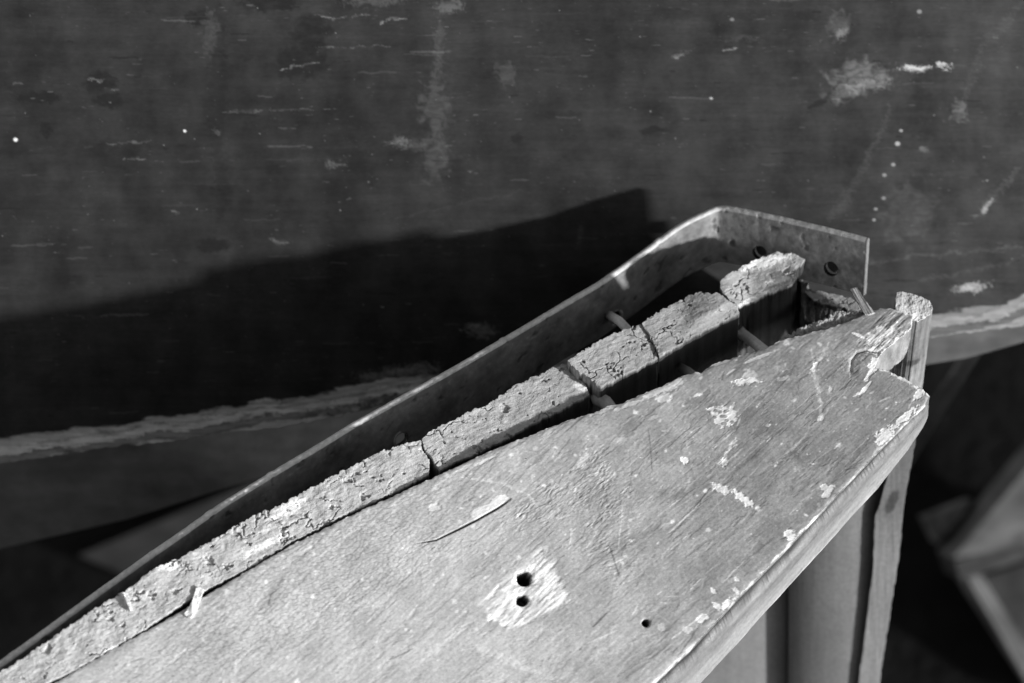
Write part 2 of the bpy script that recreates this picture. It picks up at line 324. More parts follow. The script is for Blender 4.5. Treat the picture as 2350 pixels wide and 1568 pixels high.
CHIPS = [(1712,876,34,8,-6,1),(1722,860,18,12,0,.45),(1664,955,32,25,-10,.75),(1636,938,11,5,0,.9),(1525,915,20,10,-15,.6),(1548,884,26,12,-25,.55),(1500,902,26,11,-25,.55),(1572,1057,9,8,30,1),(1660,1063,12,12,0,.8),(1655,1124,24,11,22,.9),(1706,1146,26,10,38,1),
         (1338,1060,9,26,40,.5),(998,1165,13,9,0,.8),(1812,1228,14,13,0,1),(1646,1392,13,7,35,1),(1668,1386,20,8,-42,1),(1692,1330,8,5,40,.8),(1690,1356,10,6,40,.8),(1640,1358,12,5,40,.9),(1612,1420,16,9,-30,.9),(1578,1445,12,8,0,.6),(1520,1440,10,10,0,.5),
         (2006,838,11,24,18,1),(1998,858,5,24,35,.9),(1975,771,23,4,24,1),(2010,776,26,14,-20,.6),(2040,775,32,15,-42,.7),(2024,757,16,8,20,.6),(2012,803,20,9,-10,.9),(1885,960,8,7,0,.6),(1868,845,6,16,30,.6),(1986,893,4,22,40,.6),(2110,905,22,8,-40,.8),(2074,870,36,5,27,.7),
         (2030,1000,26,16,-42,.8),(2075,960,40,8,-40,.9),(1900,1130,22,9,-42,.8),(1890,1120,10,8,0,.7),(1110,1060,26,4,-25,.5),(1065,1075,20,4,-25,.5),(700,1265,18,5,-30,.4),(640,1240,26,6,-30,.4),(405,1510,30,4,-40,.5),(1800,870,16,6,0,.3),(1745,820,40,4,-20,.5),(1660,830,34,4,-22,.5),(1445,930,40,5,-20,.45),(1380,945,30,5,-20,.5),
         (870,1390,14,10,0,.25),(1250,1260,10,7,0,.4),(1270,1180,20,6,-40,.3),(545,1530,8,16,10,.5),(1905,895,5,8,0,.5),(1955,820,30,14,0,.15),(1500,960,12,5,-20,.35),(1430,1010,14,6,-30,.3)]
def deck_masks(x, y):
    chip = np.zeros_like(x)
    for k, (cx, cy, rx, ry, dg, s) in enumerate(CHIPS):
        m = (np.abs(x-cx) < 3*max(rx, ry)) & (np.abs(y-cy) < 3*max(rx, ry))
        if m.any(): chip[m] = np.maximum(chip[m], s*ss(0.42, 0.70, blob(x[m], y[m], cx, cy, rx, ry, dg, 0.45, k+3, 0.75, 0.08) + 0.60*fbm(x[m]*0.15, y[m]*0.15, 4, k+9, 0.7)))
    w1, w2 = worley(x/16.0, y/12.0, 4); m = blob(x, y, 1664, 955, 42, 32, 0, 0.1, 3)
    chip = np.where(m > 0.3, chip*ss(0.25, 0.4, w1), chip)
    chip = chip*(0.8 + 0.3*fbm(x*0.06, y*0.06, 3, 60))
    ar, br = rot(x, y, -43)
    q = 13*fbm(ar*0.02, br*0.08, 4, 61, 0.6) + 10*fbm(x*0.02, y*0.02, 3, 67)
    bare = inside(x + q, y - q, BARE).astype(float); pd, _, _ = seg_dist(x + q, y - q, BARE + BARE[:1])
    bare = bare*ss(0, 13, pd)*(0.40 + 0.60*ss(-0.3, 0.3, 1.6*fbm(ar*0.02, br*0.05, 4, 66) + (x-1180)*0.006 + (y-1360)*0.004))
    fd, _, _ = seg_dist(x, y, DK_FRONT)
    fe = ss(0.05, 0.5, fbm(x*0.03, y*0.03, 4, 71, 0.6) + 0.38 - fd/12.0)*ss(1400, 1700, x*0.5+y*0.6+100)
    fe = fe * (0.35 + 0.65*ss(-0.2, 0.3, fbm(x*0.012, y*0.012, 2, 72)))
    bd, _, _ = seg_dist(x, y, DK_BACK)
    be = ss(0.1, 0.5, fbm(x*0.03, y*0.03, 4, 73, 0.6) + 0.45 - bd/14.0)*0.6
    rd, _, _ = seg_dist(x, y, DK_RIGHT)
    re = ss(0.1, 0.6, fbm(x*0.06, y*0.06, 4, 74, 0.6)*1.3 + 0.5 - rd/13.0)
    cr, cs, cf = seg_dist(x, y, CRACK)
    return chip, bare, fe, be, re, cr, cs, cf
def deck_col(x, y):
    chip, bare, fe, be, re, cr, cs, cf = deck_masks(x, y)
    pale_left = ss(1950, 700, x - 0.35*(y-1100))  # tone gets paler towards the left end
    a, b = rot(x, y, -33); a2, b2 = rot(x, y, -43)
    c = 0.23 + 0.29*pale_left
    c = c*(1 + 0.10*fbm(x*0.006, y*0.006, 4, 1) + 0.09*fbm(a*0.008, b*0.09, 4, 2) + 0.16*fbm(x*0.09, y*0.09, 4, 4, 0.7))
    c = c*(1 - 0.14*ss(0.1, 0.5, fbm(x*0.02, y*0.02, 4, 6, 0.6))*(1-pale_left*0.7))
    lay = fbm(x*0.010, y*0.012, 5, 101, 0.6); c = c*(1 + (0.13*ss(0.04, 0.10, lay) - 0.12*ss(-0.10, -0.16, lay))*(1-0.6*pale_left))
    lay = fbm(a2*0.006, b2*0.03, 5, 102, 0.65); c = c*(1 + (-0.16*ss(0.12, 0.2, lay) + 0.10*ss(-0.15, -0.22, lay))*(1-0.6*pale_left))
    gr = fbm(a2*0.004, b2*0.14, 4, 103, 0.6); c = c*(1 + 0.16*gr*ss(1750, 1250, x - 0.3*(y-1100)))
    rs_ = np.random.RandomState(33)
    for k in range(330):
        cx = 150 + rs_.rand()*2000; cy = 700 + rs_.rand()*880; ln = 6 + 45*rs_.rand()**2.5; an = math.radians(-40 + rs_.randn()*(14 if rs_.rand() < .7 else 60)); w = 0.7 + 1.0*rs_.rand(); sg = rs_.rand() < 0.33; st_ = rs_.rand()
        m = (np.abs(x-cx) < ln+5) & (np.abs(y-cy) < ln+5)
        if m.any():
            dx, dy = math.cos(an)*ln, math.sin(an)*ln
            q = stroke(x[m] + 2*fbm(x[m]*.08, y[m]*.08, 2, k), y[m], [(cx-dx, cy-dy), (cx+dx, cy+dy)], w, k, 0.9)
            c[m] = c[m]*(1 - 0.45*q) if sg else c[m] + (0.06 + 0.25*st_**2)*q
    for k in range(420):
        cx = 200 + rs_.rand()*1920; t_ = rs_.rand()**1.6; cy = np.interp(cx, [p_[0] for p_ in DK_BACK], [p_[1] for p_ in DK_BACK]) + 8 + 420*t_; rx = 1.5 + 5*rs_.rand()**3; ry = rx*(0.4 + 0.6*rs_.rand())
        m = (np.abs(x-cx) < 3*rx+3) & (np.abs(y-cy) < 3*rx+3)
        if m.any(): c[m] = c[m] + (0.10 + 0.35*rs_.rand())*blob(x[m], y[m], cx, cy, rx, ry, -40 + 40*rs_.randn(), 0.6, k, 0.5, 0.15)
    # fine pale scuffs along the grain and specks
    sc = ss(0.42, 0.62, fbm(a2*0.02, b2*0.22, 3, 7)) * ss(-0.05, 0.3, fbm(x*0.006, y*0.006, 2, 8)); c = c + 0.12*sc
    sp = ss(0.42, 0.60, fbm(x*0.14, y*0.14, 3, 9, 0.6)) * ss(-0.25, 0.30, fbm(x*0.011, y*0.011, 3, 10)); c = c + 0.24*sp
    c = c*(1 + 0.16*fbm(x*0.24, y*0.24, 2, 20) + 0.12*fbm(a2*0.03, b2*0.25, 3, 23))
    sp = ss(0.10, 0.5, fbm(x*0.03, y*0.03, 5, 26, 0.7))*ss(1200, 1900, x); c = c*(1 - 0.22*sp)
    sp = ss(0.35, 0.55, fbm(x*0.12, y*0.12, 3, 27, 0.7))*ss(-0.1, 0.4, fbm(x*0.007, y*0.012, 2, 28))*ss(900, 1500, x - 1.1*(y-950)); c = c + 0.20*sp
    sp = ss(0.55, 0.7, fbm(x*0.16, y*0.16, 2, 19)); c = c - 0.10*sp
    w1, w2 = worley(a/13.0 + 0.3*fbm(x*.05,y*.05,2,7), b/10.0, 2); crk = 1 - ss(0.02, 0.17, w2-w1)
    m = blob(x, y, 760, 1310, 330, 120, -30, 0.35, 11, 0.4) * 0.9 + 0.5*blob(x, y, 420, 1500, 300, 90, -33, 0.4, 12, 0.4)
    c = c*(1 - 0.34*crk*np.clip(m + 0.15*pale_left, 0, 1))
    pale = 0.80*(1 + 0.10*fbm(a2*0.02, b2*0.25, 3, 14))
    k = np.clip(np.maximum.reduce([chip, fe*0.75, be*0.6, re*0.85]), 0, 1); c = c*(1-k) + pale*k
    fib = 0.80*(1 + 0.12*fbm(a2*0.012, b2*0.20, 4, 15, 0.6))
    fl = ss(0.30, 0.40, fbm(a2*0.010, b2*0.11, 3, 16)); fib = fib*(1 - 0.55*fl)
    fib = fib*(1 - 0.25*blob(x, y, 1225, 1400, 25, 35, 0, 0.4, 5))
    c = c*(1-bare) + fib*bare
    lip = (1-ss(0, 5, cr))*(cs > 0)*0.0; c = c*(1-lip) + 0.75*lip
    chipP = inside(x + 3*fbm(x*0.1, y*0.1, 2, 63), y + 3*fbm(x*0.1, y*0.1, 2, 64), [(1078,1178),(1092,1200),(1112,1188),(1140,1168),(1172,1148),(1160,1136),(1138,1140),(1120,1158),(1096,1166)])
    c = np.where(chipP, 0.78, c)
    for kk, (pts, w, s) in enumerate([([(1942,897),(1860,985),(1734,1119)], 1.8, .10), ([(1902,786),(1885,820),(1864,848)], 3, .25), ([(1862,800),(1872,870),(1884,905)], 2.5, .10), ([(1864,848),(1870,880),(1885,930),(1884,965)], 4, .14), ([(1060,1096),(1150,1108),(1215,1140),(1235,1165)], 3, .16),
                  ([(1690,1005),(1665,1045),(1660,1062)], 3, .35), ([(930,1545),(1000,1490),(1075,1430)], 6, .1), ([(1085,1480),(1180,1520),(1240,1545)], 8, .12), ([(1335,1075),(1385,1020)], 3, .2), ([(1960,912),(1990,888)], 3, .4), ([(1640,1025),(1690,985)], 2, .2)]):
        c = c + s*stroke(x + 5*fbm(x*.05,y*.05,3,kk+80), y + 5*fbm(x*.05,y*.05,3,kk+81), pts, w, kk+5, 0.9)*(0.5+0.8*ss(-.3,.3,fbm(x*.07,y*.07,3,kk+82)))
    for kk, (pts, w) in enumerate([([(1955,870),(1940,888),(1925,898)], 1.5), ([(1590,1170),(1630,1120)], 1.4), ([(1360,1440),(1395,1405)], 2), ([(615,1390),(622,1365),(640,1350)], 2), ([(1398,1250),(1420,1320)], 1.3)]):
        c = c*(1 - 0.6*stroke(x, y, pts, w, kk+25))
    c = c*(1 - 0.93*(1-ss(0.6, 1.6 + 2.6*ss(0.0, 0.6, cf), cr))*ss(0, .1, cf))  # shadow of the open crack painted dark over a shallow groove
    for (cx, cy, r, dep) in HOLES:
        d = np.hypot(x-cx, y-cy)*(1 + 0.30*fbm(x*0.09, y*0.09, 3, int(cx))); c = c*(1-0.93*(1-ss(r*0.92, r*1.18, d)))  # shade inside the holes painted into the colour
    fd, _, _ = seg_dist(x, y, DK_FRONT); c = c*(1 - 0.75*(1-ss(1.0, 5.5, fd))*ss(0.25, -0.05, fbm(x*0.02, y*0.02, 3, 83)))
    return np.clip(c, 0.03, 0.86)
def deck_disp(x, y):
    chip, bare, fe, be, re, cr, cs, cf = deck_masks(x, y)
    a, b = rot(x, y, -33); a2, b2 = rot(x, y, -43)
    h = 1.1*fbm(x*0.004, y*0.004, 3, 1) + 0.05*fbm(a*0.01, b*0.08, 4, 2) + 0.07*fbm(x*0.09, y*0.09, 4, 4, 0.6)
    w1, w2 = worley(a/13.0 + 0.3*fbm(x*.05,y*.05,2,7), b/10.0, 2); m = np.clip(blob(x, y, 760, 1310, 360, 130, -30, 0.35, 11, 0.4)*0.9 + 0.6*blob(x, y, 420, 1500, 320, 100, -33, 0.4, 12, 0.4) + 0.12, 0, 1)
    h = h + 0.08*fbm(a2*0.004, b2*0.14, 4, 103, 0.6) - 0.10*(1-ss(0.02, 0.22, w2-w1))*m + 0.03*fbm(x*0.2, y*0.2, 2, 44) + 0.10*ss(0.04, 0.12, fbm(x*0.010, y*0.012, 5, 101, 0.6)) - 0.10*ss(0.12, 0.2, fbm(a2*0.006, b2*0.03, 5, 102, 0.65))
    # blistered, wrinkled paint
    wr = np.clip(blob(x, y, 1390, 1180, 60, 160, -12, 0.45, 21, 0.4) + blob(x, y, 1250, 1160, 110, 42, -25, 0.5, 22, 0.4) + 0.5*blob(x, y, 1150, 1020, 150, 35, -25, 0.5, 23, 0.4), 0, 1)
    rid = 1 - np.abs(fbm(a2*0.045, b2*0.10, 3, 24))*3.2; h = h + 0.20*np.clip(rid, -0.3, 1)*wr*(0.4+0.8*ss(-.3,.3,fbm(x*.02,y*.02,3,29)))
    h = h - 0.38*np.maximum(chip, 0.7*fe) - 0.35*bare + bare*0.30*fbm(a2*0.012, b2*0.16, 4, 16, 0.6)
    rid2 = blob(x, y, 1110, 1425, 5, 60, 40, 0.2, 31)*0
    # lifted crack lip and the drop below it
    taper = ss(0, 0.15, cf)*ss(1.0, 0.85, cf)
    h = h + taper*(np.where(cs > 0, 0.3*np.exp(-cr/30), 0) - 1.3*np.exp(-(cr/(0.8+1.2*ss(0.0, 0.6, cf)))**2))
    for (cx, cy, r, dep) in HOLES:
        d = np.hypot(x-cx, y-cy)*(1 + 0.22*fbm(x*0.09, y*0.09, 3, int(cx)))
        h = h - dep*(1-ss(r*0.72, r*1.06, d)) - 0.4*(1-ss(r, r*1.6, d))
    # edges worn round
    fd, _, _ = seg_dist(x, y, DK_FRONT); bd, _, _ = seg_dist(x, y, DK_BACK)
    h = h - 0.5*np.exp(-fd/3.0) - 0.6*np.exp(-bd/5.0) - 0.2*(1-ss(0, 14, fd))
    # splintered corner by the post
    cb = blob(x, y, 2040, 760, 60, 45, -35, 0.3, 41, 0.4); h = h + cb*1.3*fbm(a2*0.012, b2*0.05, 4, 42, 0.6)
    kd, ks, kf = seg_dist(x, y, [(1952,850),(1955,825),(1968,808),(1990,802),(2018,806)])
    h = h - 1.6*np.exp(-kd/2.5) - ss(26, 4, kd)*(ks < 0)*0.8
    return h
def deck_dropf(x, y, tag):
    d = np.zeros((len(x), 3))
    f = tag == 2; dep = np.interp(x, [1500, 1696, 1810, 2018, 2089, 2135], [104, 104, 92, 84, 66, 40])
    d[:] = (-10, 45, -22); d[f, 0] = -4; d[f, 1] = dep[f]; d[f, 2] = -16
    r = tag == 1; d[r] = (-6, 60, -22); return d
def deck_side(tag, arc, t, lp):
    f = tag == 2
    gro = -13*ss(0.03, 0.14, t)*ss(0.46, 0.26, t + 0.10*fbm(arc*0.01, arc*0+2, 3, 5))
    o = 2.4*fbm(arc*0.005, np.full(len(arc), t*11.0), 4, 6, 0.6) + 0.9*fbm(arc*0.008, np.full(len(arc), t*6), 3, 7)
    return np.where(f, gro + o + 2.0*t, 3*fbm(arc*0.06, np.full(len(arc), t*3), 4, 8)) * min(1, t*6)
def deck_sidecol(tag, arc, t, lp):
    n = len(arc); T = np.full(n, t)
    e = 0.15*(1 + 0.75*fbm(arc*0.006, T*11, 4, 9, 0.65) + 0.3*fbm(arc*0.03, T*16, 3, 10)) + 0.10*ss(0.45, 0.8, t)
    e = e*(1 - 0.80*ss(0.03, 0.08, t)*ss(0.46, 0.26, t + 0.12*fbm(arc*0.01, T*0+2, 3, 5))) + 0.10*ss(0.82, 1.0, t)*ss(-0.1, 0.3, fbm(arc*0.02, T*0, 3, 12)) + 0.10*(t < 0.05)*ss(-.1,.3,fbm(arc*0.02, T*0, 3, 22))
    r = 0.27*(1 + 0.7*fbm(arc*0.03, T*2, 3, 11))
    return np.clip(np.where(tag == 2, e, np.where(tag == 1, r, 0.10*(1+0.5*fbm(arc*0.03, T*4, 3, 2)))), 0.02, 0.8)
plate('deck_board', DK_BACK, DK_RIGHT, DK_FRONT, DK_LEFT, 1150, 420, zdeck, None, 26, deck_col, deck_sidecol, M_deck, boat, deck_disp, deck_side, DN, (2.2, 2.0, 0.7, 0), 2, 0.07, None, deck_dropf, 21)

# rubbing strake, broken into lengths ------------------------------
def zs(px, py):
    return zdeck(px, py) - np.interp(px, [-300, 300, 900, 1300, 1520, 1700, 1850], [0, 0, 2, 9, 17, 24, 30])
def strake_col(seed, pale=0.0):
    def f(x, y):
        a, b = rot(x, y, -28)
        pale_left = ss(1700, 500, x)
        c = 0.235 + 0.25*pale_left + pale
        c = c*(1 + 0.42*fbm(a*0.03, b*0.10, 5, seed, 0.72) + 0.15*fbm(a*0.012, b*0.12, 3, seed+1))
        c = c + 0.30*ss(0.2, 0.6, fbm(a*0.04, b*0.11, 5, seed+2, 0.75))*ss(-0.2, 0.3, fbm(x*0.012, y*0.012, 2, seed+22)) + 0.25*ss(0.35, .6, fbm(a*0.03, b*0.2, 4, seed+7, 0.65))
        pit = ss(0.35, 0.5, fbm(x*0.09, y*0.13, 3, seed+11))*ss(0,.3,fbm(x*.02,y*.02,2,seed+12)); c = c*(1-0.5*pit)
        q1, q2 = worley(x/85.0 + 0.5*fbm(x*.03,y*.03,3,seed+40), y/60.0 + 0.5*fbm(x*.03,y*.03,3,seed+41), seed)
        ck = (1 - ss(0.012, 0.05, q2-q1))*ss(0.0, 0.3, fbm(x*.012, y*.012, 2, seed+42)); c = c*(1-0.6*ck)
        for k, (cx, cy, rx, ry, dg) in enumerate([(660,1170,40,14,-30),(385,1300,26,10,0),(290,1375,7,22,-20),(330,1368,8,8,0),(255,1490,20,5,-30),(610,1250,60,8,-30),(1335,890,20,8,30),(1760,600,60,12,-15),(1790,640,30,10,-20),(1745,680,50,7,-25)]):
            c = c + 0.35*blob(x, y, cx, cy, rx, ry, dg, 0.5, k+3)
        return np.clip(c, 0.05, 0.82)
    return f
def strake_disp(seed, amp=1.0):
    def f(x, y):
        a, b = rot(x, y, -28)
        q = 2.5*fbm(x*0.03, y*0.03, 2, seed+30)
        h = 0.9*fbm(x*0.010, y*0.012, 3, seed) + 0.55*fbm(a*0.022, b*0.085+q, 5, seed+3, 0.70) + 0.30*fbm(a*0.03+q*.3, b*0.20, 4, seed+5, 0.65)
        h = h - 0.8*ss(0.46, 0.62, fbm(a*0.025, b*0.08+q, 3, seed+9)) - 1.0*ss(0.35, 0.5, fbm(x*0.09, y*0.13, 3, seed+11))*ss(0,.3,fbm(x*.02,y*.02,2,seed+12))
        q1, q2 = worley(x/85.0 + 0.5*fbm(x*.03,y*.03,3,seed+40), y/60.0 + 0.5*fbm(x*.03,y*.03,3,seed+41), seed)
        h = h*0.58 - 0.9*(1 - ss(0.012, 0.07, q2-q1))*ss(0.0, 0.3, fbm(x*.012, y*.012, 2, seed+42)) + 0.7*(fbm(q1*0+x*0.022, y*0.03, 3, seed+50, 0.6))
        h = h - 1.2*ss(0.32, 0.38, fbm(x*0.022, y*0.03, 4, seed+51, 0.6))
        return h*amp
    return f
def strake_side(tag, arc, t, lp):
    T = np.full(len(arc), t); v = np.where((tag == 1) | (tag == 3), 7.0*fbm(arc*0.045, T*2.2, 4, 3, 0.6), 0.8*fbm(arc*0.012, T*3, 2, 4))
    v = np.where(tag == 1, v*1.5, v); return v*min(1, t*5)
def strake_sidecol(dark=0.05, end=0.34):
    def f(tag, arc, t, lp):
        T = np.full(len(arc), t)
        d = dark*(1 + 0.5*fbm(arc*0.01, T*5, 4, 5) + 0.25*fbm(arc*0.05, T*9, 3, 6)); d = d + 0.22*ss(0.05, 0.0, t)
        e = end*(1 + 0.9*fbm(arc*0.12, T*0.8, 4, 7, 0.65))
        return np.clip(np.where((tag == 1) | (tag == 3), e*(1-0.85*ss(0.05, 0.3, fbm(arc*0.06, T*1.2, 4, 8, 0.6))*ss(0, .1, t)), d), 0.012, 0.7)
    return f
def mid(a, b, k=4):
    return [(a[0] + (b[0]-a[0])*i/k, a[1] + (b[1]-a[1])*i/k) for i in range(k+1)]
def strake(back, right, front, left, nu, nv, seed, label=None, zoff=0.0, drop=(-4,150,-58), pale=0.0, dark=0.05, amp=1.0, jit=(4.0,3.0,3.0,3.0)):
    return plate('strake_block', back, right, front, left, nu, nv, lambda x, y: zs(x, y) + (zoff(x, y) if callable(zoff) else zoff), drop, 22, strake_col(seed, pale), strake_sidecol(dark, 0.34 if seed != 46 else 0.07), M_strake, boat,
                 strake_disp(seed, amp), strake_side, DN, jit, seed, 0.075, label, None, 13)
# long intact run up to the first break
strake([(-260,1690),(0,1544),(58,1506),(166,1432),(195,1411),(286,1357),(356,1303),(414,1279),(506,1229),(580,1183),(638,1162),(696,1129),(779,1084),(870,1038),(896,1030),(940,1016),(966,1010)],
       [(966,1010),(971,1035),(985,1055),(984,1088)],
       [(-258, 1768), (120, 1562), (184, 1530), (267, 1481), (334, 1442), (425, 1382), (474, 1352), (557, 1311), (673, 1241), (789, 1183), (920, 1122), (984, 1088)],
       [(-260,1690),(-258,1768)], 760, 70, 2, 'long pale length of strake, least broken')
# short wedge at the break and the next run
strake([(968,1008),(982,993),(1049,958),(1115,929),(1178,888),(1248,853),(1291,835),(1300,838)], [(1300,838),(1306,850),(1338,868),(1353,905)],
       [(1010,1080),(1029,1066),(1088,1043),(1150,1012),(1209,980),(1287,941),(1353,905)], [(968,1008),(975,1032),(990,1052),(1010,1080)], 330, 80, 13, None, 0, (-4,150,-58))
strake([(1302,827),(1334,806),(1396,770),(1428,759),(1470,744)], [(1470,744),(1488,770),(1502,800),(1509,822)], [(1379,889),(1440,857),(1509,822)], [(1302,827),(1318,846),(1346,860),(1360,876),(1379,889)],
       170, 90, 24, 'strake length with split square end', 9)
strake([(1473,742),(1506,718),(1549,694),(1601,671),(1648,672),(1665,685)], [(1665,685),(1690,700),(1697,717)], [(1513,819),(1560,790),(1599,767),(1650,741),(1697,717)], [(1473,742),(1491,769),(1506,799),(1513,819)],
       190, 90, 35, None, lambda x, y: 11 + 6*ss(1560, 1650, x)*ss(0, 40, 767-0.5*(x-1599)-y))
strake([(1653,645),(1662,636),(1711,608),(1750,589),(1789,579),(1822,580),(1848,594)], [(1848,594),(1838,606),(1826,618),(1828,636),(1818,653)], [(1722,694),(1758,676),(1793,664),(1818,653)], [(1653,645),(1655,664),(1671,684),(1691,702),(1714,699),(1722,694)],
       170, 110, 46, 'highest and palest block of the strake, torn end', lambda x, y: 2 - 0.06*np.clip(694-0.43*(x-1722)-y, 0, 90) + 7*ss(1730, 1660, x), (-6,150,-58), 0.10, 0.05, 1.15)
# torn remainder beyond the block and the crumbling strip along the deck
plate('torn_strip', [(1846,668),(1880,668),(1920,676),(1965,690)], [(1965,690),(1985,704),(2000,716)], [(1868,690),(1905,700),(1950,710),(2000,716)], [(1846,668),(1856,680),(1868,690)], 130, 40, lambda x, y: zs(x, y)-8, (-4,60,-40), 12,
      strake_col(57), strake_sidecol(0.10, 0.2), M_wood, boat, strake_disp(57, 0.8), strake_side, DN, (3,3,3,3), 5)
plate('torn_strip', [(1838,640),(1850,652),(1872,676),(1900,684),(1924,690)], [(1924,690),(1918,712),(1905,730)], [(1846,735),(1866,742),(1888,738),(1905,730)], [(1838,640),(1838,690),(1846,735)], 90, 90, lambda x, y: zs(x, y)-14 - 0.25*np.clip(y-660, 0, 90)*0.2, (-4,60,-40), 12,
      lambda x, y: np.clip(0.13*(1+1.1*fbm(x*0.06, y*0.02, 4, 3, 0.6)), 0.02, 0.4), strake_sidecol(0.08, 0.15), M_wood, boat, lambda x, y: 5.5*fbm(x*0.06, y*0.018, 4, 3, 0.6) + 1.0*fbm(x*0.1, y*0.1, 3, 4), strake_side, DN, (3,3,3,3), 5)
plate('crumbling_strip', [(1788,780),(1830,757),(1880,736),(1925,716),(1955,712),(1985,722)], [(1985,722),(1992,734)], [(1790,800),(1851,780),(1910,764),(1992,734)], [(1788,780),(1790,800)], 180, 40, lambda x, y: zdeck(x, y)-4, (-4,70,-40), 12,
      lambda x, y: np.clip(0.30*(1+0.5*fbm(x*0.08, y*0.08, 4, 3, 0.6)), 0.03, 0.6), strake_sidecol(0.08, 0.2), M_wood, boat, lambda x, y: 2.6*fbm(x*0.07, y*0.07, 4, 13, 0.65), strake_side, DN, (5,2,2,2), 8, 0.09)
# planking of the far side under the strake
plate('side_planking', [(-260,1690),(1000,1110),(1500,860),(1830,730)], [(1830,730),(1838,752)], [(-260,1730),(1000,1150),(1500,900),(1838,752)], [(-260,1690),(-260,1730)], 80, 6, lambda x, y: zs(x, y)-54, (0,140,-260), 6,
      lambda x, y: np.full(x.shape, 0.12), lambda tag, arc, t, lp: np.full(len(arc), 0.10), M_wood, boat)

# iron strap -------------------------------------------------------
ST = [(-260,1700),(0,1514),(207,1364),(344,1264),(506,1152),(684,1044),(804,970),(870,934),(1000,862),(1150,775),(1285,694),(1370,646),(1440,597),(1510,545),(1556,512),(1590,494),(1620,481),(1637,473),(1650,470),(1664,470),(1685,473),(1720,480),(1800,497),(1900,520),(1996,545)]
def z_strap(px):
    d = np.interp(px, [-260, 100, 344, 506, 684, 804, 1000, 1285, 1370, 1440, 1510, 1560, 1640], [4, 4.5, 8, 11, 14.5, 18.5, 24.5, 32, 36.5, 42, 45, 43.5, 41])
    y = np.interp(px, *np.array(ST[:19]).T)
    zl_ = zdeck(px, y) - d
    zb = zdeck(1650, 470) - 41
    return np.where(px <= 1650, zl_, zb + (px-1650)*0.2*0.47)
H_STRAP = np.array([0.01, -0.90, -0.43])
strap_len = 29.5
def build_strap():
    n = 900; p = resample(ST, n); z = z_strap(p[:, 0])
    top = tocam(p[:, 0], p[:, 1], z)                              # outer top rim line
    # smooth depth a little so the bend is a real radius
    k = np.hanning(15); k /= k.sum()
    for c in range(3):
        pad = np.pad(top[:, c], 7, mode='reflect', reflect_type='odd'); top[:, c] = np.convolve(pad, k, 'valid')
    tan = np.gradient(top, axis=0); tan /= np.linalg.norm(tan, axis=1)[:, None]
    inn = np.cross(tan, H_STRAP); inn /= np.linalg.norm(inn, axis=1)[:, None]; inn *= np.sign(inn[:, 2:3])
    nh = 64; th = 2.9
    arc = np.concatenate([[0], np.cumsum(np.linalg.norm(np.diff(top, axis=0), axis=1))])*1000
    ring = []
    prof = [(0.0, 0.0)]
    # cross-section: outer rim, top edge (rounded), inner face down, bottom, outer face up
    prof = [(0.0, 0.8), (0.25, 0.3), (0.8, 0.02), (1.5, 0.0), (2.1, 0.18), (2.5, 0.55), (2.75, 1.0), (2.9, 1.6), (2.9, 2.1)] + [(2.9, 2.1 + (strap_len-2.1)*i/nh) for i in range(1, nh+1)] + [(0.0, strap_len - (strap_len-0.35)*i/12) for i in range(0, 12)]
    V = []; Cc = []
    for (o, h) in prof:
        wob = -0.5*ss(0.30, 0.5, fbm(arc*0.12, np.full(n, h*0.14), 3, 19)) + 0.8*fbm(arc*0.012, np.full(n, h*0.03), 2, 29) + 0.14*fbm(arc*0.25, np.full(n, h*0.3), 3, 5) + 0.3*fbm(arc*0.02, np.full(n, 0.3), 2, 8)
        edge = 0.18*fbm(arc*0.5, np.full(n, 2.0), 3, 6) if h < 2 else 0
        q = top + inn*((o-0.0+wob)/1000)[:, None] + H_STRAP[None]*((h+edge)/1000)[..., None] if np.ndim(edge) else top + inn*((o+wob)/1000)[:, None] + H_STRAP[None]*(h/1000)
        V.append(q)
        rust = fbm(arc*0.05, np.full(n, h*0.06), 4, 15, 0.6); sp = ss(0.33, 0.5, fbm(arc*0.35, np.full(n, h*0.35), 3, 16))
        if h < 1.7 and o < 2.95: c = 0.55*(1 + 0.25*fbm(arc*0.4, np.full(n, o), 3, 2))
        else:
            c = (0.15 + 0.10*ss(1520, 1640, p[:, 0]))*(1 + 0.85*rust + 0.25*fbm(arc*0.2, np.full(n, h*0.2), 3, 18)) + 0.08*sp*ss(14, 2, h)  # paler from the bend on: sunlight painted into the iron, over the rust
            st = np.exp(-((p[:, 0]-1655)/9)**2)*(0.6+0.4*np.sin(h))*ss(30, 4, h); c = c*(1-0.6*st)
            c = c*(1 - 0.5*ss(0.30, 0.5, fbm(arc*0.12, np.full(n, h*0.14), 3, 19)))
        c = np.where(np.arange(n) > n-3, 0.16, c)
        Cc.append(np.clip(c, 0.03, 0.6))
    V = np.stack(V, 1); Cc = np.stack(Cc, 1); m = V.shape[1]
    idx = np.arange(n*m).reshape(n, m); nx = np.roll(idx, -1, 1)
    quads = np.stack([idx[:-1], nx[:-1], nx[1:], idx[1:]], -1).reshape(-1, 4)[:, ::-1]
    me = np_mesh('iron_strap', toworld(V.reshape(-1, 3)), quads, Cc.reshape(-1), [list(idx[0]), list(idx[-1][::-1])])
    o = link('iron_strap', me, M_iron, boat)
    # punched holes, cut straight through
    def at(px, py):
        i = int(np.argmin(np.abs(p[:, 0]-px))); c0 = top[i]; best = None
        for h in np.linspace(3, strap_len-3, 120):
            q = c0 + H_STRAP*h/1000; y = 784 - q[1]/(-q[2])*F
            if best is None or abs(y-py) < best[0]: best = (abs(y-py), q, i)
        return best[1], inn[best[2]], tan[best[2]]
    cutters = []
